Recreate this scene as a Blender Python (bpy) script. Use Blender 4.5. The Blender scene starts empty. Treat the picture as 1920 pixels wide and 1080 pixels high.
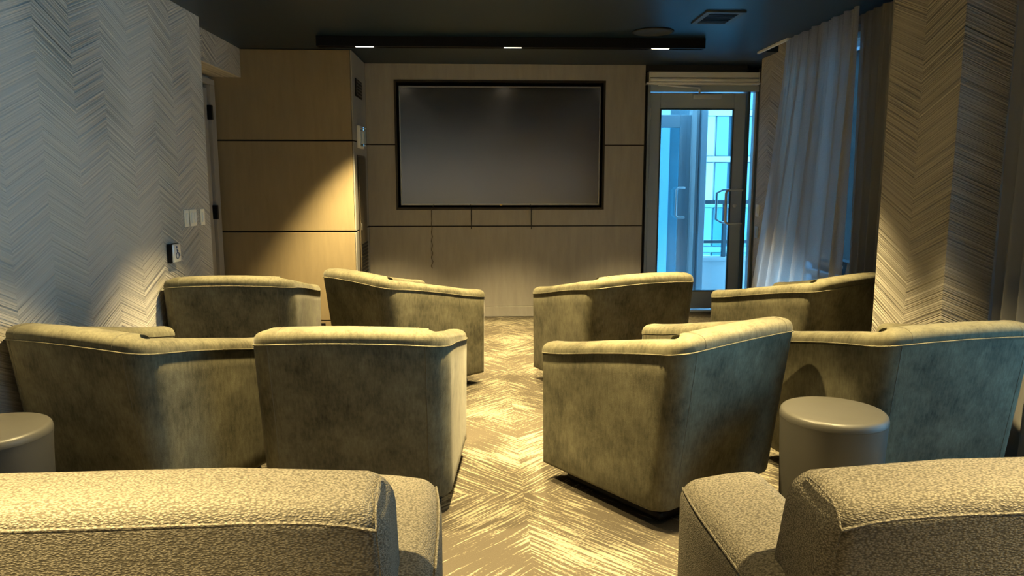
import bpy, bmesh, math, random
from mathutils import Vector, Matrix
random.seed(7)
PI = math.pi
R = math.radians
S = bpy.context.scene
COL = S.collection

# ------------------------------------------------------------------ camera, world, exposure
cam = bpy.data.cameras.new('camera'); camo = bpy.data.objects.new('camera', cam); COL.objects.link(camo)
camo.location = (0, 0, 1.362); camo.rotation_euler = (R(90-8.2), 0, R(-2.2))
cam.sensor_width = 36; cam.lens = 26.0; cam.clip_start = .02; cam.clip_end = 400
S.camera = camo
S.view_settings.view_transform = 'Standard'; S.view_settings.look = 'None'
S.view_settings.gamma = 1; S.view_settings.use_curve_mapping = False
S.view_settings.exposure = 0.0
W = bpy.data.worlds.new('sky'); S.world = W; W.use_nodes = True
wn = W.node_tree; bgn = wn.nodes['Background']
bgn.inputs[0].default_value = (.23, .59, .93, 1); bgn.inputs[1].default_value = 7.0
WARM = (1.0, .77, .35)
SPOT_X = (-.932, .240, 1.425)
BAR_Y = (6.09, 4.40, 2.85, 1.22, .35)
SPOT_W = 1000
BAR_MUL = {6.09: (1.05, .8, .8), 4.40: (1, 1, 1), 2.85: (.9, 1, .75), 1.22: (1.05, .10, .85), 0.35: (1.7, 0.05, .8)}
def spot(x, y, z, power, parent=None):
    L = bpy.data.lights.new('spot_lamp', 'SPOT'); L.energy = power; L.color = WARM
    L.spot_size = R(74); L.spot_blend = .6; L.shadow_soft_size = .035
    o = bpy.data.objects.new('spot_lamp', L); COL.objects.link(o); o.location = (x, y, z)
    if parent: o.parent = parent; o.matrix_parent_inverse = parent.matrix_world.inverted()
    return o
def fill_spot(x, y, z, power):  # unseen fill lamp, added to bounce ambient light off the rear wall
    L = bpy.data.lights.new('rear_fill_spot', 'SPOT'); L.energy = power; L.color = (1, .88, .72)
    L.spot_size = R(76); L.spot_blend = .8; L.shadow_soft_size = .06
    o = bpy.data.objects.new('rear_fill_spot', L); COL.objects.link(o); o.location = (x, y, z); o.rotation_euler = (R(-22), 0, 0)
for _x in (-1.6, -.5, .6, 1.7): fill_spot(_x, -.75, 2.47, 45)
def portal(x, y, z, sy, sz, rot):
    L = bpy.data.lights.new('window_portal', 'AREA'); L.shape = 'RECTANGLE'; L.size = sy; L.size_y = sz
    L.cycles.is_portal = True
    o = bpy.data.objects.new('window_portal', L); COL.objects.link(o); o.location = (x, y, z); o.rotation_euler = rot
portal(2.87, 1.52, 1.25, 2.3, 2.9, (0, R(90), 0))
portal(2.87, 5.99, 1.25, 2.3, 1.0, (0, R(90), 0))
portal(2.23, 7.8, 1.2, 1.1, 2.3, (R(-90), 0, 0))

# ------------------------------------------------------------------ node helpers
class NT:
    def __init__(s, name):
        s.m = bpy.data.materials.new(name); s.m.use_nodes = True
        s.t = s.m.node_tree; s.b = s.t.nodes['Principled BSDF']; s.out = s.t.nodes['Material Output']
    def n(s, typ, **kw):
        nd = s.t.nodes.new(typ)
        for k, v in kw.items(): setattr(nd, k, v)
        return nd
    def l(s, a, b): s.t.links.new(a, b)
    def val(s, sock, v):
        if hasattr(v, 'is_output') or isinstance(v, bpy.types.NodeSocket): s.l(v, sock)
        else: sock.default_value = v
    def math(s, op, a, b=None, c=None, clamp=False):
        nd = s.n('ShaderNodeMath', operation=op); nd.use_clamp = clamp
        s.val(nd.inputs[0], a)
        if b is not None: s.val(nd.inputs[1], b)
        if c is not None: s.val(nd.inputs[2], c)
        return nd.outputs[0]
    def mix(s, fac, a, b):
        nd = s.n('ShaderNodeMix', data_type='RGBA'); s.val(nd.inputs[0], fac)
        s.val(nd.inputs[6], a); s.val(nd.inputs[7], b); return nd.outputs[2]
    def noise(s, vec=None, w=None, scale=5, detail=2, rough=.5, dims='3D'):
        nd = s.n('ShaderNodeTexNoise', noise_dimensions=dims)
        if vec is not None: s.l(vec, nd.inputs['Vector'])
        if w is not None: s.l(w, nd.inputs['W'])
        nd.inputs['Scale'].default_value = scale; nd.inputs['Detail'].default_value = detail
        nd.inputs['Roughness'].default_value = rough; return nd.outputs[0]
    def ramp(s, f, lo, hi, a=0., b=1.):
        nd = s.n('ShaderNodeMapRange'); s.val(nd.inputs[0], f)
        nd.inputs[1].default_value = lo; nd.inputs[2].default_value = hi
        nd.inputs[3].default_value = a; nd.inputs[4].default_value = b; return nd.outputs[0]
    def bump(s, h, strength=.5, dist=.005):
        nd = s.n('ShaderNodeBump'); nd.inputs['Strength'].default_value = strength
        nd.inputs['Distance'].default_value = dist; s.l(h, nd.inputs['Height']); s.l(nd.outputs[0], s.b.inputs['Normal'])
    def pos(s): return s.n('ShaderNodeNewGeometry').outputs['Position']
    def obj(s): return s.n('ShaderNodeTexCoord').outputs['Object']
    def xyz(s, v):
        nd = s.n('ShaderNodeSeparateXYZ'); s.l(v, nd.inputs[0]); return nd.outputs
    def set(s, **kw):
        for k, v in kw.items():
            s.val(s.b.inputs[k.replace('_', ' ')], v)
def C4(c): return (c[0], c[1], c[2], 1)

def flat(name, c, rough=.5, metal=0., var=.08, scale=8, bump=0, emis=None, spec=.5):
    m = NT(name); f = m.noise(m.obj(), scale=scale, detail=4)
    m.set(Base_Color=m.mix(f, C4([x*(1-var) for x in c]), C4([min(1, x*(1+var)) for x in c])), Roughness=rough, Metallic=metal)
    m.b.inputs['Specular IOR Level'].default_value = spec
    if bump: m.bump(m.noise(m.obj(), scale=scale*20, detail=3), .3, bump)
    if emis: m.set(Emission_Color=C4(emis[0]), Emission_Strength=emis[1])
    return m.m

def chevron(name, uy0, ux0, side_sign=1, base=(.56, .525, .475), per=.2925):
    """wallpaper of raised chevron bands 0.2925 m wide, fine irregular ribs"""
    m = NT(name); P = m.xyz(m.pos()); N = m.xyz(m.n('ShaderNodeNewGeometry').outputs['True Normal'])
    isx = m.math('GREATER_THAN', m.math('ABSOLUTE', N[0]), .5)
    uy = m.math('ADD', P[1], -uy0 + per*40 + (0 if side_sign > 0 else per)); ux = m.math('ADD', P[0], -ux0 + per*40)
    u = m.math('ADD', m.math('MULTIPLY', uy, isx), m.math('MULTIPLY', ux, m.math('SUBTRACT', 1., isx)))
    pp = m.math('PINGPONG', u, per)
    s = m.math('ADD', P[2], m.math('MULTIPLY', pp, .42))
    # soffit undersides: use x in place of z
    band = m.math('FLOOR', m.math('DIVIDE', u, per))
    w = m.math('ADD', m.math('ADD', s, P[0] if False else m.math('MULTIPLY', N[2], 0)), m.math('MULTIPLY', band, 3.7))
    fine = m.noise(w=w, scale=105, detail=1.5, dims='1D')
    coarse = m.noise(w=m.math('ADD', w, 11.), scale=24, detail=1, dims='1D')
    mask = m.ramp(m.noise(m.pos(), scale=1.1, detail=2), .38, .62, .35, 1.)
    fr = m.ramp(fine, .35, .65); cr = m.ramp(coarse, .36, .6)
    h = m.math('MULTIPLY', m.math('ADD', m.math('MULTIPLY', fr, .45), m.math('MULTIPLY', cr, .8)), mask)
    k = m.math('MULTIPLY', m.math('SUBTRACT', 1., m.math('MINIMUM', fr, m.ramp(coarse, .33, .5, .35, 1.))), mask)
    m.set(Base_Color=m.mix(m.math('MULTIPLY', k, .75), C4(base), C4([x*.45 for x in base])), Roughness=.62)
    m.bump(h, 1., .009)
    return m.m

def fabric_velvet():
    m = NT('velvet'); o = m.obj()
    big = m.ramp(m.noise(o, scale=5, detail=5, rough=.7), .35, .68)
    mp = m.n('ShaderNodeMapping'); m.l(o, mp.inputs[0]); mp.inputs['Scale'].default_value = (60, 60, 14)
    st = m.ramp(m.noise(mp.outputs[0], scale=1.6, detail=4, rough=.7), .3, .7)
    f = m.math('ADD', m.math('MULTIPLY', big, .6), m.math('MULTIPLY', st, .4))
    m.set(Base_Color=m.mix(f, C4((.042, .038, .024)), C4((.178, .162, .104))), Roughness=.8)
    m.b.inputs['Sheen Weight'].default_value = .10; m.b.inputs['Sheen Roughness'].default_value = .4
    m.b.inputs['Sheen Tint'].default_value = (1, .97, .9, 1); m.b.inputs['Specular IOR Level'].default_value = .1
    m.bump(m.noise(o, scale=260, detail=3, rough=.7), .35, .002)
    return m.m

def fabric_boucle():
    m = NT('boucle_weave'); o = m.obj()
    mp = m.n('ShaderNodeMapping'); m.l(o, mp.inputs[0]); mp.inputs['Scale'].default_value = (165, 290, 290)
    v = m.n('ShaderNodeTexVoronoi'); m.l(mp.outputs[0], v.inputs['Vector']); v.inputs['Scale'].default_value = 1.0
    d = v.outputs['Distance']; n2 = m.noise(o, scale=420, detail=3)
    loop = m.ramp(d, .15, .75, 1., 0.)
    col = m.mix(m.math('MULTIPLY', loop, m.ramp(n2, .3, .7, .6, 1.)), C4((.050, .044, .033)), C4((.175, .156, .122)))
    m.set(Base_Color=col, Roughness=.9); m.b.inputs['Specular IOR Level'].default_value = .15
    m.bump(m.math('ADD', loop, m.math('MULTIPLY', n2, .4)), .7, .002)
    return m.m

def carpet():
    m = NT('carpet'); P = m.xyz(m.pos())
    ux = m.math('ADD', P[0], -.17 + 40*.75); uy = m.math('ADD', P[1], -4.15 + 40*1.05)
    ax = m.math('PINGPONG', ux, .75); ay = m.math('PINGPONG', uy, 1.05)
    jx = m.math('MULTIPLY', m.math('SUBTRACT', m.noise(m.pos(), scale=1.7, detail=1), .5), .04)
    ax = m.math('ADD', ax, jx); ay = m.math('ADD', ay, jx)
    a = m.math('ADD', ax, ay); b = m.math('SUBTRACT', ax, ay)
    cv = m.n('ShaderNodeCombineXYZ'); cell = m.math('ADD', m.math('MULTIPLY', m.math('FLOOR', m.math('DIVIDE', ux, .75)), 7.31), m.math('MULTIPLY', m.math('FLOOR', m.math('DIVIDE', uy, 1.05)), 3.77))
    m.l(m.math('MULTIPLY', m.math('ADD', a, cell), 66.), cv.inputs[0]); m.l(m.math('MULTIPLY', b, 2.4), cv.inputs[1])
    thread = m.noise(cv.outputs[0], scale=1., detail=3, rough=.6)
    blotch = m.noise(m.pos(), scale=2.2, detail=2); brk = m.noise(m.pos(), scale=85, detail=2)
    t = m.math('ADD', thread, m.math('ADD', m.math('MULTIPLY', m.math('SUBTRACT', blotch, .5), .55), m.math('MULTIPLY', m.math('SUBTRACT', brk, .5), .30)))
    k = m.ramp(t, .515, .615)
    tuft = m.noise(m.pos(), scale=330, detail=2)
    dark = m.mix(tuft, C4((.038, .031, .022)), C4((.085, .071, .052)))
    m.set(Base_Color=m.mix(k, dark, C4((.215, .19, .135))), Roughness=.95); m.b.inputs['Specular IOR Level'].default_value = .1
    m.bump(m.math('ADD', m.math('MULTIPLY', k, .5), tuft), .5, .004)
    return m.m

def wood_panel(name, c):
    m = NT(name); o = m.pos()
    mp = m.n('ShaderNodeMapping'); m.l(o, mp.inputs[0]); mp.inputs['Scale'].default_value = (6, 6, .9)
    g = m.noise(mp.outputs[0], scale=3, detail=6, rough=.65); fine = m.noise(o, scale=300, detail=2)
    f = m.math('ADD', m.math('MULTIPLY', g, .7), m.math('MULTIPLY', fine, .3))
    m.set(Base_Color=m.mix(m.ramp(f, .35, .65), C4([x*.9 for x in c]), C4([x*1.1 for x in c])), Roughness=.5)
    m.b.inputs['Specular IOR Level'].default_value = .35
    m.bump(f, .08, .002); return m.m

def glass(name, tint, refl=.1, rough=.0):
    m = NT(name); tr = m.n('ShaderNodeBsdfTransparent'); tr.inputs[0].default_value = C4(tint)
    gl = m.n('ShaderNodeBsdfGlossy'); gl.inputs['Roughness'].default_value = rough; gl.inputs[0].default_value = (.9, .95, 1, 1)
    fr = m.n('ShaderNodeFresnel'); fr.inputs[0].default_value = 1.45
    mx = m.n('ShaderNodeMixShader'); m.l(m.math('ADD', fr.outputs[0], refl*.3, clamp=True), mx.inputs[0])
    m.l(tr.outputs[0], mx.inputs[1]); m.l(gl.outputs[0], mx.inputs[2]); m.l(mx.outputs[0], m.out.inputs[0]); return m.m

def sheer(name, c, trans, transp):
    m = NT(name); o = m.pos()
    mp = m.n('ShaderNodeMapping'); m.l(o, mp.inputs[0]); mp.inputs['Scale'].default_value = (400, 400, 400)
    w = m.noise(mp.outputs[0], scale=1, detail=1)
    df = m.n('ShaderNodeBsdfDiffuse'); df.inputs[0].default_value = C4(c)
    tl = m.n('ShaderNodeBsdfTranslucent'); tl.inputs[0].default_value = C4(c)
    tr = m.n('ShaderNodeBsdfTransparent')
    a = m.n('ShaderNodeMixShader'); a.inputs[0].default_value = trans; m.l(df.outputs[0], a.inputs[1]); m.l(tl.outputs[0], a.inputs[2])
    b = m.n('ShaderNodeMixShader'); m.l(m.math('MULTIPLY', w, transp*2), b.inputs[0]); m.l(a.outputs[0], b.inputs[1]); m.l(tr.outputs[0], b.inputs[2])
    m.l(b.outputs[0], m.out.inputs[0]); return m.m

M = {
 'carpet': carpet(), 'velvet': fabric_velvet(), 'boucle': fabric_boucle(),
 'velvet_trim': flat('velvet_piping', (.10, .09, .06), .6, var=.15, scale=40),
 'boucle_trim': flat('boucle_piping', (.22, .20, .155), .8, var=.15, scale=60),
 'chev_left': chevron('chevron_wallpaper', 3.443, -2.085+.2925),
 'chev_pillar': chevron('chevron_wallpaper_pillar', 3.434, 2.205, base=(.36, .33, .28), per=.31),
 'chev_stub': chevron('chevron_wallpaper_column', 6.5, 2.6, side_sign=-1),
 'panel': wood_panel('taupe_wood_panel', (.345, .32, .285)),
 'panel_warm': wood_panel('tan_wood_panel', (.30, .235, .14)),
 'gray_paint': flat('grey_side_paint', (.30, .29, .27), .5),
 'dark_wall': flat('dark_navy_paint', (.012, .014, .02), .6),
 'ceiling': flat('charcoal_ceiling_paint', (.0015, .014, .036), .4, var=.1, scale=2),
 'black': flat('black_metal', (.004, .004, .005), .5, spec=.2),
 'black_gap': flat('shadow_gap', (.006, .005, .004), .9),
 'bronze': flat('dark_bronze_metal', (.045, .036, .026), .35, .6),
 'silver': flat('satin_silver', (.45, .43, .40), .3, .9),
 'alu': flat('anodised_aluminium', (.42, .50, .60), .42, .1, var=.05),
 'alu_light': flat('pale_aluminium', (.74, .79, .83), .35, .5, var=.05),
 'white_plate': flat('ivory_plastic', (.85, .80, .68), .4, var=.03),
 'white': flat('white_plastic', (.80, .80, .77), .4, var=.03),
 'valance': flat('valance_aluminium', (.85, .86, .86), .4, .0, var=.03),
 'stool': flat('moulded_grey_top', (.050, .047, .040), .42, var=.15, scale=5, spec=.22),
 'plinth': flat('dark_plinth_wood', (.009, .007, .005), .5, spec=.2),
 'side_plain': flat('plain_wall_paint', (.36, .33, .30), .7),
 'ext_mid': flat('corridor_dim_wall', (.10, .17, .21), .6, var=.3, scale=2),
 'rear_paint': flat('pale_rear_paint', (.70, .66, .60), .7, var=.03),
 'ext_wall': flat('pale_exterior_panel', (.62, .66, .68), .6, var=.06, scale=1),
 'ext_concrete': flat('pale_concrete', (.62, .66, .68), .8, var=.1, scale=1.5),
 'ext_dark': flat('exterior_dark_frame', (.06, .10, .13), .4),
 'ext_door': flat('exterior_door_metal', (.48, .58, .64), .4, .3, var=.04),
 'ext_glass': flat('tower_window_glass', (.05, .16, .22), .12, .3, var=.5, scale=.35),
 'ext_glass_light': flat('tower_spandrel_glass', (.22, .42, .48), .2, .1, var=.3, scale=.5),
 'window_glass': glass('clear_window_glass', (.95, .98, .98), .05), 'glass': glass('clear_door_glass', (.74, .82, .84), .08), 'glass_tint': glass('tinted_railing_glass', (.62, .88, .94), .15),
 'sheer': sheer('sheer_curtain_cloth', (.50, .51, .54), .66, .27),
 'drape': sheer('drape_cloth', (.30, .295, .29), .25, .03),
 'blind': sheer('roller_blind_cloth', (.42, .44, .45), .40, .02),
 'lamp': flat('led_strip', (.9, .85, .7), .5, emis=((1, .86, .62), 9)),
 'gold': flat('gold_badge', (.7, .5, .15), .3, .9),
 'cable': flat('tan_cable_sheath', (.10, .075, .045), .6),
 'cable_black': flat('black_cable_sheath', (.015, .013, .012), .5),
 'blue_ink': flat('blue_ink', (.02, .05, .14), .5),
 'pushplate': flat('brushed_button_plate', (.55, .60, .68), .3, .4, var=.04),
}
def screen_mat():
    m = NT('matt_screen'); n = m.noise(m.obj(), scale=3)
    m.set(Base_Color=(.006, .0055, .005, 1), Roughness=m.ramp(n, 0, 1, .15, .18)); m.b.inputs['Specular IOR Level'].default_value = .9
    m.b.inputs['IOR'].default_value = 2.1; m.b.inputs['Coat Weight'].default_value = .6; m.b.inputs['Coat Roughness'].default_value = .16
    return m.m
M['screen'] = screen_mat()

# ------------------------------------------------------------------ mesh helpers
def mkobj(name, bm, mat, parent=None, smooth=False, loc=None, rot=None):
    me = bpy.data.meshes.new(name); bm.to_mesh(me); bm.free()
    me.materials.append(M[mat] if isinstance(mat, str) else mat)
    if smooth:
        me.polygons.foreach_set('use_smooth', [True]*len(me.polygons)); me.set_sharp_from_angle(angle=R(50))
    o = bpy.data.objects.new(name, me); COL.objects.link(o)
    if loc: o.location = loc
    if rot: o.rotation_euler = rot
    if parent: o.parent = parent
    return o
def box(bm, x0, x1, y0, y1, z0, z1, bev=0, seg=2):
    b = bmesh.new() if bev else bm
    vs = [b.verts.new((x, y, z)) for x in (x0, x1) for y in (y0, y1) for z in (z0, z1)]
    for f in ((0,1,3,2), (4,6,7,5), (0,4,5,1), (2,3,7,6), (0,2,6,4), (1,5,7,3)): b.faces.new([vs[i] for i in f])
    if bev:
        bmesh.ops.bevel(b, geom=b.edges[:], offset=bev, segments=seg, profile=.5, affect='EDGES', clamp_overlap=True)
        me = bpy.data.meshes.new('t'); b.to_mesh(me); b.free(); bm.from_mesh(me); bpy.data.meshes.remove(me)
def BX(name, c, mat, parent=None, bev=0, seg=2, smooth=False):
    bm = bmesh.new(); box(bm, *c, bev=bev, seg=seg); return mkobj(name, bm, mat, parent, smooth or bev > .01)
def tube(bm, pts, r, n=8, closed=False):
    pts = [Vector(p) for p in pts]; rings = []; N = len(pts); up = None
    for i, p in enumerate(pts):
        a = pts[(i-1) % N] if (closed or i > 0) else p; b = pts[(i+1) % N] if (closed or i < N-1) else p
        d = (b-a).normalized()
        if up is None: up = d.orthogonal().normalized()
        up = (up - d*up.dot(d)).normalized(); s = d.cross(up)
        rr = r[i] if isinstance(r, (list, tuple)) else r
        rings.append([bm.verts.new(p + (up*math.cos(2*PI*k/n) + s*math.sin(2*PI*k/n))*rr) for k in range(n)])
    for i in range(N if closed else N-1):
        A, B = rings[i], rings[(i+1) % N]
        for k in range(n): bm.faces.new((A[k], A[(k+1) % n], B[(k+1) % n], B[k]))
    if not closed: bm.faces.new(rings[0][::-1]); bm.faces.new(rings[-1])
def TB(name, pts, r, mat, parent=None, n=8):
    bm = bmesh.new(); tube(bm, pts, r, n); return mkobj(name, bm, mat, parent, True)
def lathe(bm, prof, n=48, cx=0, cy=0):
    rings = [[bm.verts.new((cx+r*math.cos(2*PI*k/n), cy+r*math.sin(2*PI*k/n), z)) for k in range(n)] for r, z in prof]
    for A, B in zip(rings, rings[1:]):
        for k in range(n): bm.faces.new((A[k], A[(k+1) % n], B[(k+1) % n], B[k]))
    bm.faces.new(rings[0][::-1]); bm.faces.new(rings[-1])
def prism_xz(bm, poly, y0, y1):
    a = [bm.verts.new((x, y0, z)) for x, z in poly]; b = [bm.verts.new((x, y1, z)) for x, z in poly]; n = len(poly)
    f1 = bm.faces.new(a); f2 = bm.faces.new(b[::-1])
    for i in range(n): bm.faces.new((a[i], b[i], b[(i+1) % n], a[(i+1) % n]))
    bmesh.ops.triangulate(bm, faces=[f1, f2])
    bmesh.ops.recalc_face_normals(bm, faces=bm.faces[:])
def tag(o, label=None, cat=None, group=None, kind=None):
    if label: o['label'] = label
    if cat: o['category'] = cat
    if group: o['group'] = group
    if kind: o['kind'] = kind
    return o
def empty(name, loc=(0,0,0), rz=0):
    o = bpy.data.objects.new(name, None); COL.objects.link(o); o.location = loc; o.rotation_euler = (0, 0, rz); o.empty_display_size = .1
    return o
def struct(name, boxes, mat, label=None, cat='wall', parent=None):
    bm = bmesh.new()
    for c in boxes: box(bm, *c)
    o = mkobj(name, bm, mat, parent)
    if not parent: tag(o, label, cat, kind='structure')
    return o
def dup(root, loc, rz, label):
    r = root.copy(); COL.objects.link(r); r.location = loc; r.rotation_euler = (0, 0, rz); r['label'] = label
    for ch in list(root.children):
        c = ch.copy(); COL.objects.link(c); c.parent = r
        for g in list(ch.children):
            d = g.copy(); COL.objects.link(d); d.parent = c
    return r

HC = 2.49
# ------------------------------------------------------------------ room shell
struct('floor', [(-2.6, 3.1, -1.7, 7.72, -.1, 0)], 'carpet', 'grey-brown carpet with pale zigzag strokes across the whole room', 'floor')
ceil = struct('ceiling', [(-2.6, 2.43, -1.7, 7.8, HC, HC+.15), (2.43, 3.1, 6.64, 7.8, HC, HC+.15), (2.43, 3.1, -1.7, 6.64, HC+.09, HC+.15)], 'ceiling', 'dark blue-black painted ceiling', 'ceiling')
struct('wall_left', [(-2.5, -1.965, -1.6, 5.42, 0, HC)], 'chev_left', 'long pale wall papered in ribbed chevrons at the left', 'wall')
struct('trim_1', [(-2.365, -2.085, 5.421, 6.658, 2.25, HC)], 'chev_left', 'chevron papered soffit over the recessed side door', 'soffit')
w = struct('wall_recess', [(-2.5, -2.36, 5.42, 6.66, 0, 2.25)], 'side_plain', 'plain wall of the door recess behind the left wall end', 'wall')
# recessed side door
d2 = tag(empty('door_2', (-2.36, 6.1, 0)), 'taupe side door with black hinges in the recess at the left', 'door', kind='structure')
def P(o, e):
    o.parent = e; o.matrix_parent_inverse = Matrix.Translation(-Vector(e.location)); return o
P(BX('door_leaf', (-2.358, -2.325, 5.62, 6.50, .02, 2.14), 'panel', bev=.002), d2)
P(BX('door_frame', (-2.358, -2.30, 6.51, 6.62, 0, 2.17), 'panel', bev=.004), d2)
P(BX('door_frame', (-2.358, -2.30, 5.60, 6.62, 2.171, 2.22), 'panel', bev=.004), d2)
for z in (1.94, 1.10):
    P(BX('hinge', (-2.325, -2.285, 6.475, 6.512, z-.06, z+.06), 'black', bev=.003), d2)
# panelled projecting box at back left
bxw = struct('wall_back_left', [(-2.5, -1.147, 6.675, 7.55, 0, HC)], 'black_gap', 'projecting tan panelled wall box left of the television wall', 'wall')
for z0, z1, y0 in ((0, .110, 6.662), (.116, .912, 6.66), (.926, 1.710, 6.66), (1.723, HC-.004, 6.66)):
    BX('panel', (-2.358, -1.150, y0, 6.6745, z0+.001, z1), 'panel_warm', bxw, bev=.002)
for z0, z1 in ((0, .912), (.926, 1.710), (1.723, HC-.004)):
    BX('side_panel', (-1.1465, -1.135, 6.66, 7.398, z0+.001, z1), 'gray_paint', bxw, bev=.002)
# television wall
tw = struct('wall_back', [(-1.14, -.861, 7.415, 7.56, 0, HC), (1.203, 1.592, 7.415, 7.70, 0, HC), (-.861, 1.203, 7.415, 7.56, 0, 1.083), (-.861, 1.203, 7.415, 7.56, 2.337, HC), (-.861, 1.203, 7.53, 7.56, 1.083, 2.337)], 'black_gap', 'taupe panelled wall holding the big television', 'wall')
def PR(name, poly, y0, y1, mat, parent):
    bm = bmesh.new(); prism_xz(bm, poly, y0, y1); return mkobj(name, bm, mat, parent)
xl, xr, a, b_, c, d = -1.134, 1.592, -.861, 1.203, 1.083, 2.337
def PB(cs):
    bm = bmesh.new()
    for x0, x1, z0, z1 in cs: box(bm, x0, x1, 7.40, 7.4145, z0, z1)
    mkobj('panel', bm, 'panel', tw)
PB([(xl, a, 1.723, HC-.003), (a, b_, d, HC-.003), (b_, xr, 1.723, HC-.003)])
PB([(xl, a, .926, 1.712), (a, b_, .926, c), (b_, xr, .926, 1.712)])
PR('panel', [(xl, .112), (xr, .112), (xr, .915), (xl, .915)], 7.40, 7.4145, 'panel', tw)
bb = BX('baseboard_back', (xl, xr, 7.396, 7.4145, .002, .107), 'panel', bev=.003); tag(bb, 'taupe baseboard under the television wall', 'baseboard', kind='structure')
# niche lining
BX('niche_frame', (a, b_, 7.396, 7.525, d-.022, d-.001), 'bronze', tw); BX('niche_frame', (a, b_, 7.396, 7.525, c+.001, c+.022), 'bronze', tw)
BX('niche_frame', (a+.001, a+.020, 7.396, 7.525, c+.022, d-.022), 'bronze', tw); BX('niche_frame', (b_-.020, b_-.001, 7.396, 7.525, c+.022, d-.022), 'bronze', tw)
# header and door wall
struct('wall_door', [(1.592, 1.662, 7.64, 7.76, 0, HC), (2.83, 3.1, 7.64, 7.76, 0, HC), (1.662, 2.83, 7.64, 7.76, 2.34, HC)], 'dark_wall', 'dark painted wall around the glazed exit door', 'wall')
struct('trim_2', [(1.593, 2.60, 7.40, 7.44, 2.432, HC)], 'dark_wall', 'dark navy header strip above the door blind box', 'trim')
# right side
struct('wall_right', [(2.8, 2.95, -1.6, .1, 0, 2.58), (2.8, 2.95, 2.95, 5.47, 0, 2.58), (2.8, 2.95, .1, 2.95, 2.35, 2.58), (2.8, 2.95, .1, 2.95, 0, .1),
                      (2.8, 2.95, 5.47, 6.47, 2.42, 2.58), (2.8, 2.95, 5.47, 6.47, 0, .08), (2.8, 2.95, 6.47, 7.64, 0, 2.58)], 'side_plain', 'plain outer wall behind the curtains at the right', 'wall')
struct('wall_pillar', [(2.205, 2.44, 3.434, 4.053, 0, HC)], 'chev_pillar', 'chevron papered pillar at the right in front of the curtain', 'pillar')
struct('wall_pillar_return', [(2.44, 2.798, 3.60, 4.0, 0, HC+.09)], 'side_plain', 'plain return behind the chevron papered pillar', 'wall')
struct('wall_column', [(2.6, 2.799, 6.48, 7.02, 0, HC+.09)], 'chev_stub', 'narrow chevron papered column between the glazed door and the curtain', 'pillar')
struct('wall_rear', [(-2.6, 3.1, -1.75, -1.6, 0, 2.6)], 'rear_paint', 'plain rear wall behind the camera', 'wall')
struct('baseboard_right', [(2.785, 2.799, 2.95, 3.59, 0, .1)], 'black', 'black baseboard behind the near right curtain', 'baseboard')
tr = struct('trim_3', [(2.412, 2.430, 6.00, 6.64, 2.470, 2.489)], 'white', 'thin white edge bead along the curtain pocket', 'trim')
# window with frame, glass
for nm, y0, y1, z0, z1, lab in (('window_1', 5.47, 6.47, .08, 2.42, 'tall window behind the drawn sheer curtain'), ('window_2', .1, 2.95, .1, 2.35, 'wide window in the right wall beside the near seats')):
    e = tag(empty(nm, (2.87, (y0+y1)/2, z0)), lab, 'window', kind='structure')
    for c_ in ((2.84, 2.90, y0+.001, y0+.05, z0+.001, z1-.001), (2.84, 2.90, y1-.05, y1-.001, z0+.001, z1-.001), (2.84, 2.90, y0+.05, y1-.05, z0+.001, z0+.05), (2.84, 2.90, y0+.05, y1-.05, z1-.05, z1-.001)):
        P(BX('window_frame', c_, 'alu', bev=.003), e)
    P(BX('pane', (2.865, 2.875, y0+.045, y1-.045, z0+.045, z1-.045), 'window_glass'), e)
    if nm == 'window_1': P(BX('mullion', (2.845, 2.895, 5.49+.03, 6.42, .56, .60), 'alu', bev=.003), e)
# ------------------------------------------------------------------ glazed exit door
dr = tag(empty('door_1', (2.18, 7.66, 0)), 'grey metal glazed exit door with a pull handle at the back right', 'door', kind='structure')
D = lambda n, c_, m_, **k: P(BX(n, c_, m_, **k), dr)
D('door_frame', (1.663, 1.692, 7.60, 7.74, 0, 2.335), 'alu', bev=.004)
D('door_frame', (2.684, 2.712, 7.59, 7.74, 0, 2.26), 'ext_dark', bev=.004)
D('door_frame', (1.692, 2.80, 7.60, 7.74, 2.262, 2.335), 'alu', bev=.004)
D('door_frame', (2.795, 2.83, 7.58, 7.74, 0, 2.335), 'ext_dark', bev=.004)
D('sidelight_glass', (2.712, 2.795, 7.66, 7.67, .1, 2.26), 'glass')
D('sidelight_frame', (2.772, 2.795, 7.62, 7.70, .0, 2.26), 'alu_light', bev=.003)
D('threshold', (1.692, 2.795, 7.58, 7.74, 0, .02), 'alu_light', bev=.003)
leaf = empty('door_leaf', (0, 0, 0)); P(leaf, dr)
def D2(n, c_, m_, **k):
    o = BX(n, c_, m_, **k); o.parent = leaf; return o
y0, y1 = 7.63, 7.675
D2('stile', (1.697, 1.800, y0, y1, .03, 2.25), 'alu', bev=.004); D2('stile', (2.560, 2.680, y0, y1, .03, 2.25), 'alu', bev=.004)
D2('top_rail', (1.800, 2.560, y0, y1, 2.095, 2.25), 'alu', bev=.004); D2('bottom_rail', (1.800, 2.560, y0, y1, .03, .215), 'alu', bev=.004)
D2('glass', (1.800, 2.560, 7.650, 7.658, .215, 2.095), 'glass')
for c_ in ((1.800, 1.812, 7.622, 7.65, .215, 2.095), (2.548, 2.560, 7.622, 7.65, .215, 2.095), (1.812, 2.548, 7.622, 7.65, 2.083, 2.095), (1.812, 2.548, 7.622, 7.65, .215, .227)):
    D2('glazing_bead', c_, 'ext_dark')
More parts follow.
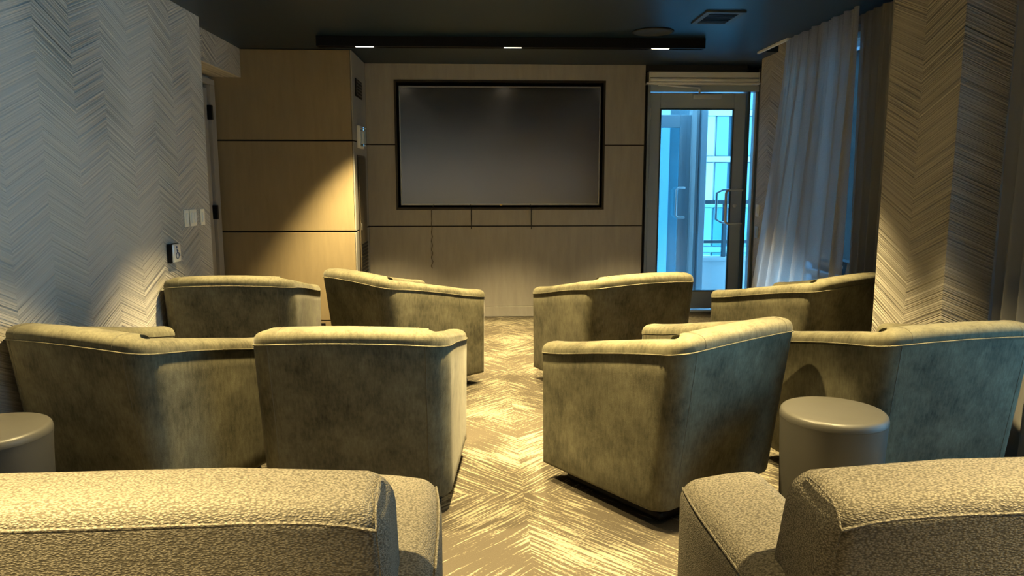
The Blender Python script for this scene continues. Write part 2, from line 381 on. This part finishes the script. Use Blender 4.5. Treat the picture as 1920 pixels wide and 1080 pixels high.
hd = TB('pull_handle', [(2.655, 7.63, 1.275), (2.655, 7.56, 1.275), (2.640, 7.55, 1.275), (2.52, 7.55, 1.275), (2.495, 7.55, 1.265), (2.485, 7.55, 1.24), (2.485, 7.55, .965), (2.495, 7.55, .94), (2.52, 7.55, .93), (2.640, 7.55, .93), (2.655, 7.56, .93), (2.655, 7.63, .93)], .0125, 'alu_light', None, 10); hd.parent = leaf
hd = TB('pull_handle', [(2.60, 7.675, 1.275), (2.60, 7.76, 1.275), (2.52, 7.76, 1.275), (2.455, 7.76, 1.24), (2.455, 7.76, .965), (2.52, 7.76, .93), (2.60, 7.76, .93), (2.60, 7.675, .93)], .0125, 'alu_light', None, 10); hd.parent = leaf
bm = bmesh.new(); lathe(bm, [(.021, 0), (.021, .008), (.014, .012)], 24); o = mkobj('lock_cylinder', bm, 'alu_light', leaf, True, (2.605, 7.63, 1.115), (R(90), 0, 0))
for z in (2.04, 1.15, .3):
    o = TB('hinge', [(1.694, 7.618, z-.055), (1.694, 7.618, z+.055)], .011, 'alu_light'); o.parent = leaf
# closer (fixed to the door)
cl = BX('closer_body', (2.12, 2.41, 7.565, 7.622, 2.185, 2.232), 'alu_light', bev=.008); P(cl, dr)
o = TB('closer_arm', [(2.185, 7.59, 2.235), (2.185, 7.59, 2.285), (2.17, 7.585, 2.292), (1.82, 7.57, 2.318), (1.76, 7.575, 2.32)], .011, 'alu_light', None, 8); P(o, dr)
# blind box over the door
bbx = tag(empty('blind_box', (2.19, 7.5, 2.32)), 'pale aluminium roller blind box mounted above the glazed exit door', 'blind box')
P(BX('casing', (1.648, 2.735, 7.45, 7.585, 2.378, 2.432), 'valance', bev=.006), bbx)
P(BX('casing', (1.648, 2.735, 7.44, 7.585, 2.340, 2.372), 'valance', bev=.010), bbx)
P(BX('end_cap', (1.640, 1.6475, 7.445, 7.585, 2.335, 2.434), 'valance', bev=.002), bbx)
P(BX('end_cap', (2.7355, 2.743, 7.445, 7.585, 2.335, 2.434), 'valance', bev=.002), bbx)
P(BX('bottom_bar', (1.62, 2.76, 7.47, 7.56, 2.318, 2.334), 'valance', bev=.004), bbx)

# ------------------------------------------------------------------ outside
tag(BX('balcony_floor', (-1, 6, 7.76, 8.75, -.15, -.02), 'ext_concrete'), 'pale balcony floor seen through the door glass', 'balcony', kind='structure')
ow = tag(empty('exterior_wall', (1.8, 8.5, 0)), 'metal clad balcony wall with a second glazed door seen through the exit door', 'wall', kind='structure')
E_ = lambda n, c_, m_, **k: P(BX(n, c_, m_, **k), ow)
E_('wall_panel', (-1, 1.75, 8.42, 8.5, -.02, 3.4), 'ext_wall'); E_('wall_panel', (1.75, 2.50, 8.42, 8.5, 2.16, 3.4), 'ext_door')
E_('door_post', (2.34, 2.385, 8.34, 8.5, -.02, 2.16), 'ext_wall', bev=.004); E_('door_post', (2.44, 2.51, 8.34, 8.5, -.02, 3.0), 'ext_door', bev=.004); E_('door_post', (2.387, 2.435, 8.40, 8.5, -.02, 3.0), 'ext_wall', bev=.004)
E_('stile', (2.215, 2.338, 8.40, 8.45, .0, 2.10), 'ext_door', bev=.004); E_('stile', (1.76, 1.86, 8.40, 8.45, .0, 2.10), 'ext_door', bev=.004)
E_('top_rail', (1.86, 2.215, 8.40, 8.45, 1.96, 2.10), 'ext_door', bev=.004); E_('bottom_rail', (1.86, 2.215, 8.40, 8.45, 0, .26), 'ext_door', bev=.004)
E_('glass', (1.86, 2.215, 8.42, 8.43, .26, 1.96), 'glass_tint')
E_('corridor_wall', (-1, 3, 10.6, 10.7, -.02, 3.4), 'ext_mid'); E_('corridor_post', (2.25, 2.33, 10.4, 10.59, -.02, 3.4), 'ext_wall'); E_('corridor_post', (2.45, 2.60, 10.4, 10.59, -.02, 3.4), 'ext_door')
o = TB('pull_handle', [(2.27, 8.40, 1.29), (2.27, 8.34, 1.29), (2.20, 8.34, 1.29), (2.175, 8.34, 1.265), (2.175, 8.34, .98), (2.20, 8.34, .955), (2.27, 8.34, .955), (2.27, 8.40, .955)], .013, 'alu_light'); P(o, ow)
rl = tag(empty('balcony_railing', (3.3, 8.6, 0)), 'glass balcony railing on a pale kerb outside the exit door', 'railing')
Rr = lambda n, c_, m_, **k: P(BX(n, c_, m_, **k), rl)
Rr('kerb', (2.52, 6, 8.55, 8.70, -.02, .44), 'ext_concrete', bev=.006); Rr('kerb_cap', (2.52, 6, 8.52, 8.73, .441, .48), 'ext_wall', bev=.006)
Rr('top_rail', (2.52, 6, 8.60, 8.65, 1.10, 1.145), 'ext_dark', bev=.005); Rr('mid_rail', (2.52, 6, 8.605, 8.645, .64, .675), 'ext_dark', bev=.004)
for x in (2.53, 2.81, 3.9, 5.0): Rr('post', (x, x+.045, 8.60, 8.65, .481, 1.10), 'ext_dark', bev=.004)
for x0, x1 in ((2.58, 2.805), (2.86, 3.895), (3.95, 4.99)):
    Rr('railing_pane', (x0, x1, 8.62, 8.63, .68, 1.095), 'glass_tint')
    Rr('railing_pane', (x0, x1, 8.62, 8.63, .50, .635), 'glass_tint')
tower = tag(empty('apartment_tower', (18, 50, -20)), 'pale apartment tower with blue windows seen through the exit door', 'building')
T = lambda n, c_, m_: P(BX(n, c_, m_), tower)
T('core', (11, 42, 50.6, 62, -30, 40), 'ext_glass')
for k in range(-3, 8):
    z = -.2 + k*3.05
    P(BX('floor_slab', (11, 42, 49.9, 50.6, z-.18, z+.18), 'ext_concrete'), tower)
    for i, (x0, x1, m_) in enumerate(((11.2, 13.9, 'ext_glass_light'), (14.3, 15.55, 'ext_concrete'), (15.7, 16.5, 'ext_glass_light'), (17.3, 19., 'ext_glass_light'), (19.2, 20.5, 'ext_concrete'), (22, 24, 'ext_glass_light'), (25, 26.4, 'ext_concrete'), (28, 31, 'ext_glass_light'), (33, 34.5, 'ext_concrete'))):
        P(BX('facade_panel', (x0, x1, 50.1, 50.55, z+.22, z+2.82), m_), tower)
    for x in (15.6, 16.9, 17.2, 19.1, 21.2, 24.6, 27.4, 32): P(BX('window_mullion', (x, x+.09, 50.3, 50.6, z+.2, z+2.85), 'ext_wall'), tower)

# ------------------------------------------------------------------ curtains and blind
def curtain(name, mat, y_top0, y_top1, y_bot0, y_bot1, xt, folds, amp, z0, z1, nu=260, nv=30, lean=0):
    bm = bmesh.new(); g = []
    rnd = random.Random(folds); ph = [rnd.uniform(-.8, .8) for _ in range(folds+3)]; am = [rnd.uniform(.6, 1.3) for _ in range(folds+3)]
    for i in range(nu+1):
        s = i/nu; row = []; q = s*folds; k = int(q); fr = q-k; fr = fr*fr*(3-2*fr)
        p = ph[k]*(1-fr)+ph[k+1]*fr; aa = am[k]*(1-fr)+am[k+1]*fr
        for j in range(nv+1):
            v = j/nv; z = z1+(z0-z1)*v; e = v**1.25
            y = (y_top0+(y_top1-y_top0)*s)*(1-e)+(y_bot0+(y_bot1-y_bot0)*s)*e
            wob = math.sin(2*PI*q+p+.5*math.sin(2.2*v+p*3))
            x = xt + amp*aa*(.5+.8*v)*wob - lean*v + .22*amp*math.sin(6*PI*q+2*p)*(1-v)**2
            row.append(bm.verts.new((x, y+.25*amp*math.cos(2*PI*q+p), z)))
        g.append(row)
    for i in range(nu):
        for j in range(nv): bm.faces.new((g[i][j], g[i][j+1], g[i+1][j+1], g[i+1][j]))
    return mkobj(name, bm, mat, None, True)
c1 = empty('sheer_curtain', (2.43, 5, 0)); tag(c1, 'translucent grey sheer curtain pulled slantwise across the tall window', 'curtain')
P(curtain('curtain_cloth', 'sheer', 6.03, 4.90, 6.72, 4.98, 2.440, 7, .034, .03, 2.488), c1)
c2 = empty('drape_panel', (2.70, 4.7, 0)); tag(c2, 'darker grey drape gathered between the sheer curtain and the pillar', 'curtain')
P(curtain('curtain_cloth', 'drape', 5.38, 4.10, 5.34, 4.12, 2.70, 11, .026, .03, 2.54), c2)
c3 = empty('near_drape', (2.46, 3.0, 0)); tag(c3, 'plain beige drape at the far right edge just past the pillar', 'curtain')
P(curtain('curtain_cloth', 'drape', 3.425, 3.02, 3.425, 3.02, 2.462, 4, .026, .05, 2.45), c3)
bl = empty('roller_blind', (2.72, 5.9, .6)); tag(bl, 'grey roller blind lowered almost fully behind the sheer curtain', 'blind')
P(BX('blind_fabric', (2.725, 2.728, 5.50, 6.36, .725, 2.44), 'blind'), bl); P(BX('bottom_bar', (2.715, 2.738, 5.50, 6.36, .70, .725), 'alu', bev=.004), bl)
o = TB('roller_tube', [(2.735, 5.49, 2.47), (2.735, 6.37, 2.47)], .03, 'alu'); P(o, bl)

# ------------------------------------------------------------------ ceiling fittings
def bar(y, label):
    e = empty('light_bar', (.24, y, HC)); tag(e, label, 'light fixture', 'spotlight bars across the ceiling')
    x0, x1 = -1.30, 1.775
    bm = bmesh.new(); cuts = []
    box(bm, x0, x1, y-.045, y-.026, 2.412, HC-.001); box(bm, x0, x1, y+.026, y+.045, 2.412, HC-.001)
    box(bm, x0, x1, y-.026, y+.026, 2.45, HC-.001); box(bm, x0, x0+.01, y-.026, y+.026, 2.412, 2.45); box(bm, x1-.01, x1, y-.026, y+.026, 2.412, 2.45)
    segs = [x0+.01] + [v for sx in SPOT_X for v in (sx-.072, sx+.072)] + [x1-.01]
    for i in range(0, len(segs), 2): box(bm, segs[i], segs[i+1], y-.026, y+.026, 2.418, 2.45)
    P(mkobj('housing', bm, 'black'), e)
    for sx in SPOT_X:
        P(BX('led_lens', (sx-.070, sx+.070, y-.012, y+.012, 2.4135, 2.449), 'lamp', bev=.002), e)
        s = spot(sx, y, 2.40, SPOT_W*BAR_MUL[y][SPOT_X.index(sx)]); P(s, e)
    return e
bar(6.09, 'black ceiling light bar with three lit strips in front of the television')
for y, lb in zip(BAR_Y[1:], ('black light bar above the far row of tub chairs', 'black light bar above the near row of tub chairs', 'black light bar above the woven loveseats', 'black light bar behind the camera')):
    bar(y, lb)
bm = bmesh.new(); lathe(bm, [(.150, 0), (.150, -.006), (.142, -.010), (.138, -.006), (.02, -.008)], 48)
sp = empty('ceiling_speaker', (1.295, 5.79, HC)); tag(sp, 'round dark flush speaker in the ceiling beside the square vent', 'speaker')
o = mkobj('grille', bm, flat('speaker_grille', (.018, .024, .028), .7), sp, True)
bm = bmesh.new(); tube(bm, [(.153*math.cos(a), .153*math.sin(a), -.004) for a in [2*PI*k/40 for k in range(40)]], .004, 6, True); mkobj('rim', bm, 'black', sp, True)
v = empty('ceiling_vent', (1.63, 5.28, HC)); tag(v, 'dark square air vent flush in the ceiling at the right', 'vent')
bm = bmesh.new()
for c_ in ((-.135, .135, -.19, -.155, -.012, -.001), (-.135, .135, .155, .19, -.012, -.001), (-.135, -.10, -.155, .155, -.012, -.001), (.10, .135, -.155, .155, -.012, -.001)): box(bm, *c_)
mkobj('vent_frame', bm, flat('vent_paint', (.045, .06, .07), .5), v)
mkobj('vent_slot', (lambda b: (box(b, -.10, .10, -.155, .155, -.004, -.001), b)[1])(bmesh.new()), 'black_gap', v)
for k in range(7):
    yy = -.13+k*.043; b = bmesh.new(); box(b, -.099, .099, yy-.007, yy+.007, -.010, -.0045); mkobj('louvre', b, 'black', v)

# ------------------------------------------------------------------ television
tv = tag(empty('television', (.18, 7.45, 1.7)), 'very large dark television recessed in the panelled back wall', 'television')
a, b_, c, d = -.818, 1.160, 1.128, 2.283
P(BX('casing', (a, b_, 7.455, 7.515, c, d), 'black', bev=.004), tv)
for c_ in ((a, b_, 7.436, 7.454, d-.012, d), (a, b_, 7.436, 7.454, c, c+.014), (a, a+.010, 7.436, 7.454, c+.014, d-.012), (b_-.010, b_, 7.436, 7.454, c+.014, d-.012)):
    P(BX('bezel', c_, 'silver'), tv)
P(BX('screen', (a+.010, b_-.010, 7.445, 7.4545, c+.014, d-.012), 'screen'), tv)
P(BX('badge', (.166, .186, 7.432, 7.4355, c-.004, c+.008), 'gold'), tv)
def sq(x, z0, z1, amp, n, y=7.385):
    return [(x+amp*math.sin(i*1.7)*(i/n), y-.004*math.sin(i*.9), z0+(z1-z0)*i/n) for i in range(n+1)]
tag(TB('cable', [(-.495, 7.43, 1.132), (-.505, 7.40, 1.10)]+sq(-.515, 1.09, .50, .012, 26), .0035, 'cable'), 'long thin tan wavy cable hanging under the television at the left', 'cable', 'cables hanging under the television')
tag(TB('cable', [(-.13, 7.43, 1.132), (-.12, 7.40, 1.10)]+sq(-.12, 1.09, .90, .001, 6)+[(-.12, 7.385, .895)], .0045, 'cable_black'), 'short straight black cable under the television, nearer the tan wavy one', 'cable', 'cables hanging under the television')
tag(TB('cable', [(.468, 7.43, 1.132), (.475, 7.40, 1.10)]+sq(.478, 1.09, .89, .001, 6), .0045, 'cable_black'), 'short straight black cable under the right half of the television', 'cable', 'cables hanging under the television')

# ------------------------------------------------------------------ wall fittings
def plate_left(name, y0, y1, z0, z1, label, rockers, mat='white_plate'):
    e = empty(name, (-1.965, (y0+y1)/2, (z0+z1)/2)); tag(e, label, 'light switch', 'switches on the left wall')
    P(BX('cover_plate', (-1.9645, -1.957, y0, y1, z0, z1), mat, bev=.003), e)
    n = rockers; wd = (y1-y0)/n
    for i in range(n):
        cy = y0+wd*(i+.5); P(BX('rocker', (-1.957, -1.952, cy-.014, cy+.014, z0+.022, z1-.022), 'white', bev=.002), e)
plate_left('light_switch', 4.945, 5.018, 1.065, 1.177, 'leftmost ivory switch plate of the three on the chevron wall', 1)
plate_left('light_switch', 5.040, 5.150, 1.063, 1.177, 'widest ivory switch plate with two rockers, middle of three', 2)
plate_left('light_switch', 5.225, 5.298, 1.060, 1.174, 'single ivory switch plate nearest the corner of the chevron wall', 1)
pb = empty('door_opener_button', (-1.965, 4.70, .917)); tag(pb, 'silver accessible door push plate with wheelchair symbol on the left wall', 'button')
P(BX('mounting_box', (-1.9645, -1.935, 4.648, 4.766, .858, .976), 'black', bev=.004), pb)
P(BX('push_plate', (-1.9345, -1.922, 4.650, 4.764, .860, .974), 'pushplate', bev=.008, smooth=True), pb)
ic = bmesh.new(); xx = -1.9205
def yz(pts): return [(xx, 4.707-p[0], .917+p[1]) for p in pts]   # p[0] to the right as seen from the room
# seen from the room (+x side looking to -x) right is +y
def yz(pts): return [(xx, 4.707+p[0], .917+p[1]) for p in pts]
tube(ic, yz([(.022*math.cos(R(t))-.002, -.016+.019*math.sin(R(t))) for t in range(100, 381, 14)]), .0025, 6)
tube(ic, yz([(-.008, .028), (-.004, .004), (.014, .002), (.024, -.020), (.032, -.018)]), .0030, 6)
tube(ic, yz([(-.006, .016), (.010, .016)]), .0024, 6)
tube(ic, yz([(-.009+.004*math.cos(R(t)), .038+.004*math.sin(R(t))) for t in range(0, 360, 60)]), .003, 6, True)
P(mkobj('wheelchair_symbol', ic, 'blue_ink'), pb)
# on the side of the panelled box
X = -1.1345
e = empty('wall_vent', (X, 6.97, 2.19)); tag(e, 'black square grille high on the side of the panelled box', 'vent')
P(BX('vent_frame', (X, X+.008, 6.80, 7.14, 2.115, 2.272), 'black', bev=.002), e)
for k in range(5): P(BX('louvre', (X+.008, X+.013, 6.82, 7.12, 2.13+k*.028, 2.142+k*.028), 'bronze'), e)
e = empty('emergency_light', (X, 6.95, 1.76)); tag(e, 'white wall unit with clear cover beside the television wall', 'wall unit')
P(BX('back_box', (X, X+.028, 6.83, 7.05, 1.66, 1.86), 'white', bev=.004), e)
P(BX('clear_cover', (X+.0285, X+.085, 6.85, 7.03, 1.675, 1.845), 'window_glass', bev=.004), e)
P(BX('handle', (X+.0285, X+.055, 6.90, 6.98, 1.70, 1.82), 'white', bev=.004), e)
e = empty('access_cabinet', (X, 7.0, .9)); tag(e, 'tall narrow bronze cabinet with louvred base on the side of the panelled box', 'cabinet')
P(BX('cabinet_frame', (X, X+.006, 6.80, 7.22, .15, 1.60), 'bronze', bev=.002), e)
P(BX('door', (X+.0065, X+.014, 6.82, 7.20, .17, 1.58), flat('bronze_door', (.085, .068, .045), .45, .3), bev=.002), e)
for k in range(18): P(BX('louvre', (X+.0145, X+.020, 6.84, 7.18, .20+k*.034, .215+k*.034), 'black'), e)
P(BX('latch', (X+.0145, X+.024, 6.835, 6.85, .92, .98), 'silver', bev=.002), e)
e = empty('wall_outlet', (-1.475, 6.66, .06)); tag(e, 'small black outlet low on the tan panelled box', 'outlet')
P(BX('cover_plate', (-1.512, -1.437, 6.652, 6.6615, .018, .088), 'black', bev=.003), e)
P(BX('socket', (-1.497, -1.452, 6.648, 6.6515, .035, .070), 'bronze', bev=.002), e)
for z, lb in ((1.09, 'white switch plate on the narrow column by the exit door, upper one'), (.885, 'grey switch plate on the narrow column by the exit door, lower one')):
    e = empty('light_switch', (2.6, 6.96, z)); tag(e, lb, 'light switch', 'switches on the narrow column')
    P(BX('cover_plate', (2.590, 2.5985, 6.91, 6.99, z-.056, z+.056), 'white' if z > 1 else 'alu', bev=.003), e)
    P(BX('rocker', (2.585, 2.5895, 6.935, 6.965, z-.034, z+.034), 'white' if z > 1 else 'alu', bev=.002), e)
bm = bmesh.new(); lathe(bm, [(.03, 0), (.034, .01), (.03, .07), (.026, .10), (.018, .115), (.016, .14), (.008, .15)], 20)
tag(mkobj('door_stop', bm, flat('olive_rubber', (.10, .13, .10), .6), None, True, (2.76, 7.45, .0)), 'small dull green floor door stop beside the exit door', 'door stop')

# ------------------------------------------------------------------ tub chairs
CW, CD, HA, HB, FL, TH = .775, .696, .600, .727, .075, .125
Z0 = .075
def smooth(t): t = max(0, min(1, t)); return t*t*(3-2*t)
def chair_path():
    r = .085; hw, hd = CW/2, CD/2; pts = []
    for k in range(13): pts.append((-hw, hd-(CD-r)*k/12, -1, 0))
    for k in range(1, 9):
        a = PI + (PI/2)*k/8; pts.append((-hw+r+r*math.cos(a), -hd+r+r*math.sin(a), math.cos(a), math.sin(a)))
    for k in range(1, 15): pts.append((-hw+r+(CW-2*r)*k/15, -hd, 0, -1))
    L = pts[:]; 
    for x, y, nx, ny in reversed(pts[:21]): L.append((-x, y, -nx, ny))
    return L
def hgt(x, y):
    t = (CD/2-y)/CD
    return HA + (HB-HA)*(.55*t+.45*smooth(t)) + .020*smooth((t-.85)/.15)*(1-(abs(x)/(CW/2))**2)
def warp(x, y, z):
    q = smooth((.12-y)/(CD/2+.12)); k = max(0, (z-Z0)/.64)
    bow = .035*(1-(2*x/CW)**2)*q*k
    return (x*(1+.02*k), y-FL*k*q-bow*.0 - bow, z)
def band(bm, path, prof, ends=True):
    """prof(i, x, y) -> list of (inward offset, z)"""
    rings = []
    for i, (x, y, nx, ny) in enumerate(path):
        rings.append([bm.verts.new(warp(x-nx*o, y-ny*o+dy, z)) for o, z, dy in prof(i, x, y)])
    for A, B in zip(rings, rings[1:]):
        for k in range(len(A)-1): bm.faces.new((A[k], A[k+1], B[k+1], B[k]))
    return rings
def make_chair():
    t = empty('tub_armchair'); t['category'] = 'armchair'; path = chair_path(); n = len(path)
    def endf(i):   # rounds the arm fronts
        e = min(i, n-1-i); return (1., .02) if False else e
    # shell: outer wall, with rounded arm front
    def prof_out(i, x, y):
        h = hgt(x, y); e = min(i, n-1-i)
        zs = [Z0, Z0+.006, Z0+.02]+[Z0+.02+(h-.012-Z0-.02)*k/8 for k in range(1, 9)]+[h-.003]
        offs = [.012, .004, 0]+[0]*8+[.004]
        return [(o, z, 0) for o, z in zip(offs, zs)]
    def prof_in(i, x, y):
        h = hgt(x, y); return [(TH-.003, h-.004, 0), (TH, h-.05, 0), (TH+.01, .40, 0), (TH+.01, .30, 0)]
    bm = bmesh.new()
    ro = band(bm, path, prof_out); ri = band(bm, path, prof_in)
    bot = band(bm, path, lambda i, x, y: [(.012, Z0, 0), (TH+.01, Z0, 0)])
    # arm front faces, slightly bulged
    for idx, sgn in ((0, 1), (n-1, -1)):
        x, y, nx, ny = path[idx]; h = hgt(x, y); rows = []
        for o in (0, .012, .04, .085, TH-.012, TH):
            by = .014 if 0 < o < TH else .0
            if o in (.04, .085): by = .02
            rows.append([bm.verts.new(warp(x-nx*o, y+by, z)) for z in [Z0, Z0+.01]+[Z0+.01+(h-Z0-.014)*k/6 for k in range(1, 7)]])
        for A, B in zip(rows, rows[1:]):
            for k in range(len(A)-1): bm.faces.new((A[k], A[k+1], B[k+1], B[k]) if sgn > 0 else (A[k], B[k], B[k+1], A[k+1]))
    bmesh.ops.remove_doubles(bm, verts=bm.verts[:], dist=.0008)
    bmesh.ops.recalc_face_normals(bm, faces=bm.faces[:])
    mkobj('shell', bm, 'velvet', t, True)
    # domed top cap
    def prof_top(i, x, y):
        h = hgt(x, y); e = min(i, n-1-i); d = .044+.010*smooth((.0-y)/.3)
        pr = []
        for k in range(13):
            a = PI*k/12; o = TH/2-(TH/2-.001)*math.copysign(abs(math.cos(a))**.75, math.cos(a)); pr.append((o, h+d*math.sin(a)**.8, 0))
        return pr
    bm = bmesh.new(); rings = band(bm, path, prof_top)
    for idx, s in ((0, 1), (-1, -1)):
        x, y, nx, ny = path[idx]; h = hgt(x, y); prev = rings[idx]
        for (dy, sc) in ((.010, .93), (.016, .75), (.018, .3)):
            cur = [bm.verts.new(warp(x-nx*(TH/2+(o-TH/2)*(.5+.5*sc)), y+dy, h+(z-h)*sc)) for o, z, _ in prof_top(0, x, y)]
            for k in range(len(cur)-1): bm.faces.new((prev[k], prev[k+1], cur[k+1], cur[k]))
            prev = cur
        bm.faces.new(prev)
    bmesh.ops.recalc_face_normals(bm, faces=bm.faces[:])
    mkobj('top_roll', bm, 'velvet', t, True)
    # welt piping, outer edge then round the arm fronts
    pts = []
    x, y, nx, ny = path[0]; h = hgt(x, y)
    pts += [warp(x-nx*TH, y+.002, h-.001), warp(x-nx*(TH-.02), y+.018, h-.001), warp(x-nx*.02, y+.018, h-.001)]
    pts += [warp(x+nx*.002, y+ny*.002, hgt(x, y)-.001) for x, y, nx, ny in path]
    x, y, nx, ny = path[-1]
    pts += [warp(x-nx*.02, y+.018, h-.001), warp(x-nx*(TH-.02), y+.018, h-.001), warp(x-nx*TH, y+.002, h-.001)]
    bm = bmesh.new(); tube(bm, pts, .0036, 6); mkobj('welt', bm, 'velvet', t, True)
    # vertical seams at the rear corners and across the roll
    for idx in (20, n-21):
        x, y, nx, ny = path[idx]; h = hgt(x, y)
        pts = [warp(x+nx*.0005, y, Z0+.02+(h-Z0-.02)*k/10) for k in range(11)]
        o = TB('seam', pts, .0013, 'velvet_trim', t, 5)
        x, y, nx, ny = path[idx+(1 if idx < n/2 else -1)]
        pts = [warp(x-nx*o_, y-ny*o_, z+.0005) for o_, z, _ in prof_top(0, x, y)]
        TB('seam', pts, .0012, 'velvet_trim', t, 5)
    # seat cushion and seat deck
    iw = CW/2-TH-.004
    bm = bmesh.new(); box(bm, -iw, iw, -.20, CD/2+.01, .30, .435, bev=.035, seg=4)
    for v_ in bm.verts:
        if v_.co.z > .40: v_.co.z += .02*(1-(v_.co.x/iw)**2)
    mkobj('seat_cushion', bm, 'velvet', t, True)
    BX('seat_front', (-iw, iw, -.22, CD/2-.005, Z0+.001, .298), 'velvet', t, bev=.012)
    # plinth
    bm = bmesh.new(); box(bm, -CW/2+.075, CW/2-.075, -CD/2+.06, CD/2-.07, 0, .045, bev=.02, seg=2); box(bm, -.22, .22, -.22, .22, .0445, Z0-.001)
    mkobj('plinth', bm, 'plinth', t)
    return t
ch = make_chair(); GRP = 'velvet tub armchairs in two rows'; ch['group'] = GRP
CH = [ # x, y, rot, label
 (-1.445, 3.255, -24, 'olive tub armchair in the near row at the far left, next to the left stool'),
 (-.503, 3.255, -4, 'olive tub armchair seen square from behind, just left of the aisle in the near row'),
 (.787, 3.195, 35.7, 'olive tub armchair in the near row just right of the aisle, turned left'),
 (1.822, 3.235, 12.6, 'bluish-lit tub armchair behind the right stool, beside the pillar'),
 (-1.55, 4.88, 0, 'dark-backed tub armchair in the far row beside the chevron wall'),
 (-.521, 4.957, -49.2, 'tub armchair in the far row left of the aisle, highest at its left corner'),
 (.839, 4.861, 23.5, 'tub armchair in the far row right of the aisle, in front of the exit door'),
 (2.035, 4.73, 33, 'tub armchair in the far row by the sheer curtain, partly hidden by the pillar'),
]
for i, (x, y, a, lb) in enumerate(CH):
    if i == 0: ch.location = (x, y, 0); ch.rotation_euler = (0, 0, R(a)); ch['label'] = lb
    else: dup(ch, (x, y, 0), R(a), lb)

# ------------------------------------------------------------------ woven loveseats in the foreground
def rbox(c_, bev, seg, fn=None):
    b = bmesh.new(); box(b, *c_)
    bmesh.ops.subdivide_edges(b, edges=b.edges[:], cuts=3, use_grid_fill=True)
    sharp = [e for e in b.edges if e.calc_face_angle(0) > .5]
    bmesh.ops.bevel(b, geom=sharp, offset=bev, segments=seg, profile=.5, affect='EDGES', clamp_overlap=True)
    if fn:
        for v_ in b.verts: v_.co = Vector(fn(*v_.co))
    return b
LW = 1.50
def make_lounge():
    t = empty('loveseat'); t['category'] = 'sofa'; hw = LW/2
    def lean(x, y, z):
        k = (z-.10)/.66
        z2 = z - (.032*(abs(x)/(hw-.08))**8 + .0 if z > .6 else 0)
        y2 = y - .15*k + .30*max(0, .5-k)*(1 if y > .22 else 0)
        return (x*(1-.01*k), y2 + (.01*(x/hw)**2), z2)
    bm = rbox((-hw+.08, hw-.08, .15, .38, .13, .785), .055, 5, lean); mkobj('back_cushion', bm, 'boucle', t, True)
    for s in (-1, 1):
        x0, x1 = sorted((s*hw, s*(hw-.26)))
        def arm(x, y, z, s=s):
            q = max(0, (y-.45)/.40); ix = (hw-abs(x))/.26
            return (x - s*.04*(q**2)*(1-ix), y, z - .012*q**2 - (.03*(1-ix)**2 if z > .4 else 0))
        bm = rbox((x0, x1, .16, .74, .10, .560), .050, 5, arm); mkobj('arm', bm, 'boucle', t, True)
        e = hw-.018
        TB('welt', [(s*(hw-.008-.04*max(0, (yy-.45)/.40)**2), yy, (.515)-.012*max(0, (yy-.45)/.4)**2) for yy in [.16+.03*k for k in range(19)]], .003, 'boucle', t, 6)
    bm = rbox((-hw+.265, hw-.265, .36, .74, .26, .43), .04, 4); mkobj('seat_cushion', bm, 'boucle', t, True)
    BX('seat_base', (-hw+.262, hw-.262, .30, .70, .10, .258), 'boucle', t, bev=.01)
    # rear top seam on the back cushion and the corner darts
    yb, zb = .0, 0
    def on(x, y, z): return lean(x, y, z)
    pts = [on(x, .155, .745) for x in [(-hw+.10)+(LW-.20)*k/24 for k in range(25)]]
    pts = [(p[0], p[1]-.0015, p[2]) for p in pts]
    TB('welt', pts, .0036, 'boucle', t, 6)
    for s in (-1, 1):
        X0 = s*(hw-.10)
        TB('seam', [on(X0, .155, .745-.03*k) for k in range(1)] + [on(X0+s*.002, .153, .745-.05*k) for k in range(1, 12)], .0022, 'boucle', t, 5)
        TB('seam', [on(X0, .157, .747), on(X0-s*.002, .175, .768), on(X0-s*.004, .21, .782), on(X0-s*.006, .26, .786), on(X0-s*.008, .32, .784)], .0022, 'boucle', t, 5)
    BX('plinth', (-hw+.06, hw-.06, .20, .74, 0, .098), 'plinth', t, bev=.01)
    return t
lc = make_lounge(); lc['group'] = 'woven loveseats in the foreground'
lc.location = (-.845, 1.27, 0); lc.rotation_euler = (0, 0, R(1.5)); lc['label'] = 'pale woven loveseat filling the bottom left foreground'
dup(lc, (1.305, 1.28, 0), R(2), 'pale woven loveseat in the bottom right foreground with its left arm in view')

# ------------------------------------------------------------------ stools
def stool(x, y, label):
    bm = bmesh.new(); r = .193
    pr = [(r*.88, .002), (r*.90, .012), (r*.985, .45), (r, .475), (r*.985, .442), (r*.95, .452), (r*.90, .455), (r*.45, .4545), (r*.02, .454)]
    e = empty('drum_table', (x, y, 0)); tag(e, label, 'side table', 'round grey drum tables')
    bm2 = bmesh.new(); lathe(bm2, pr[:4], 64); mkobj('drum_body', bm2, 'stool', e, True)
    lathe(bm, [(r*.999, .4755), (r*1.0, .482), (r*.985, .496), (r*.955, .503), (r*.90, .506), (r*.45, .5058), (r*.02, .5055)], 64); mkobj('table_top', bm, 'stool', e, True)
stool(1.322, 2.66, 'round grey drum table between the two right near-row armchairs')
stool(-1.74, 2.57, 'round dark grey drum table cut by the left edge of the picture')
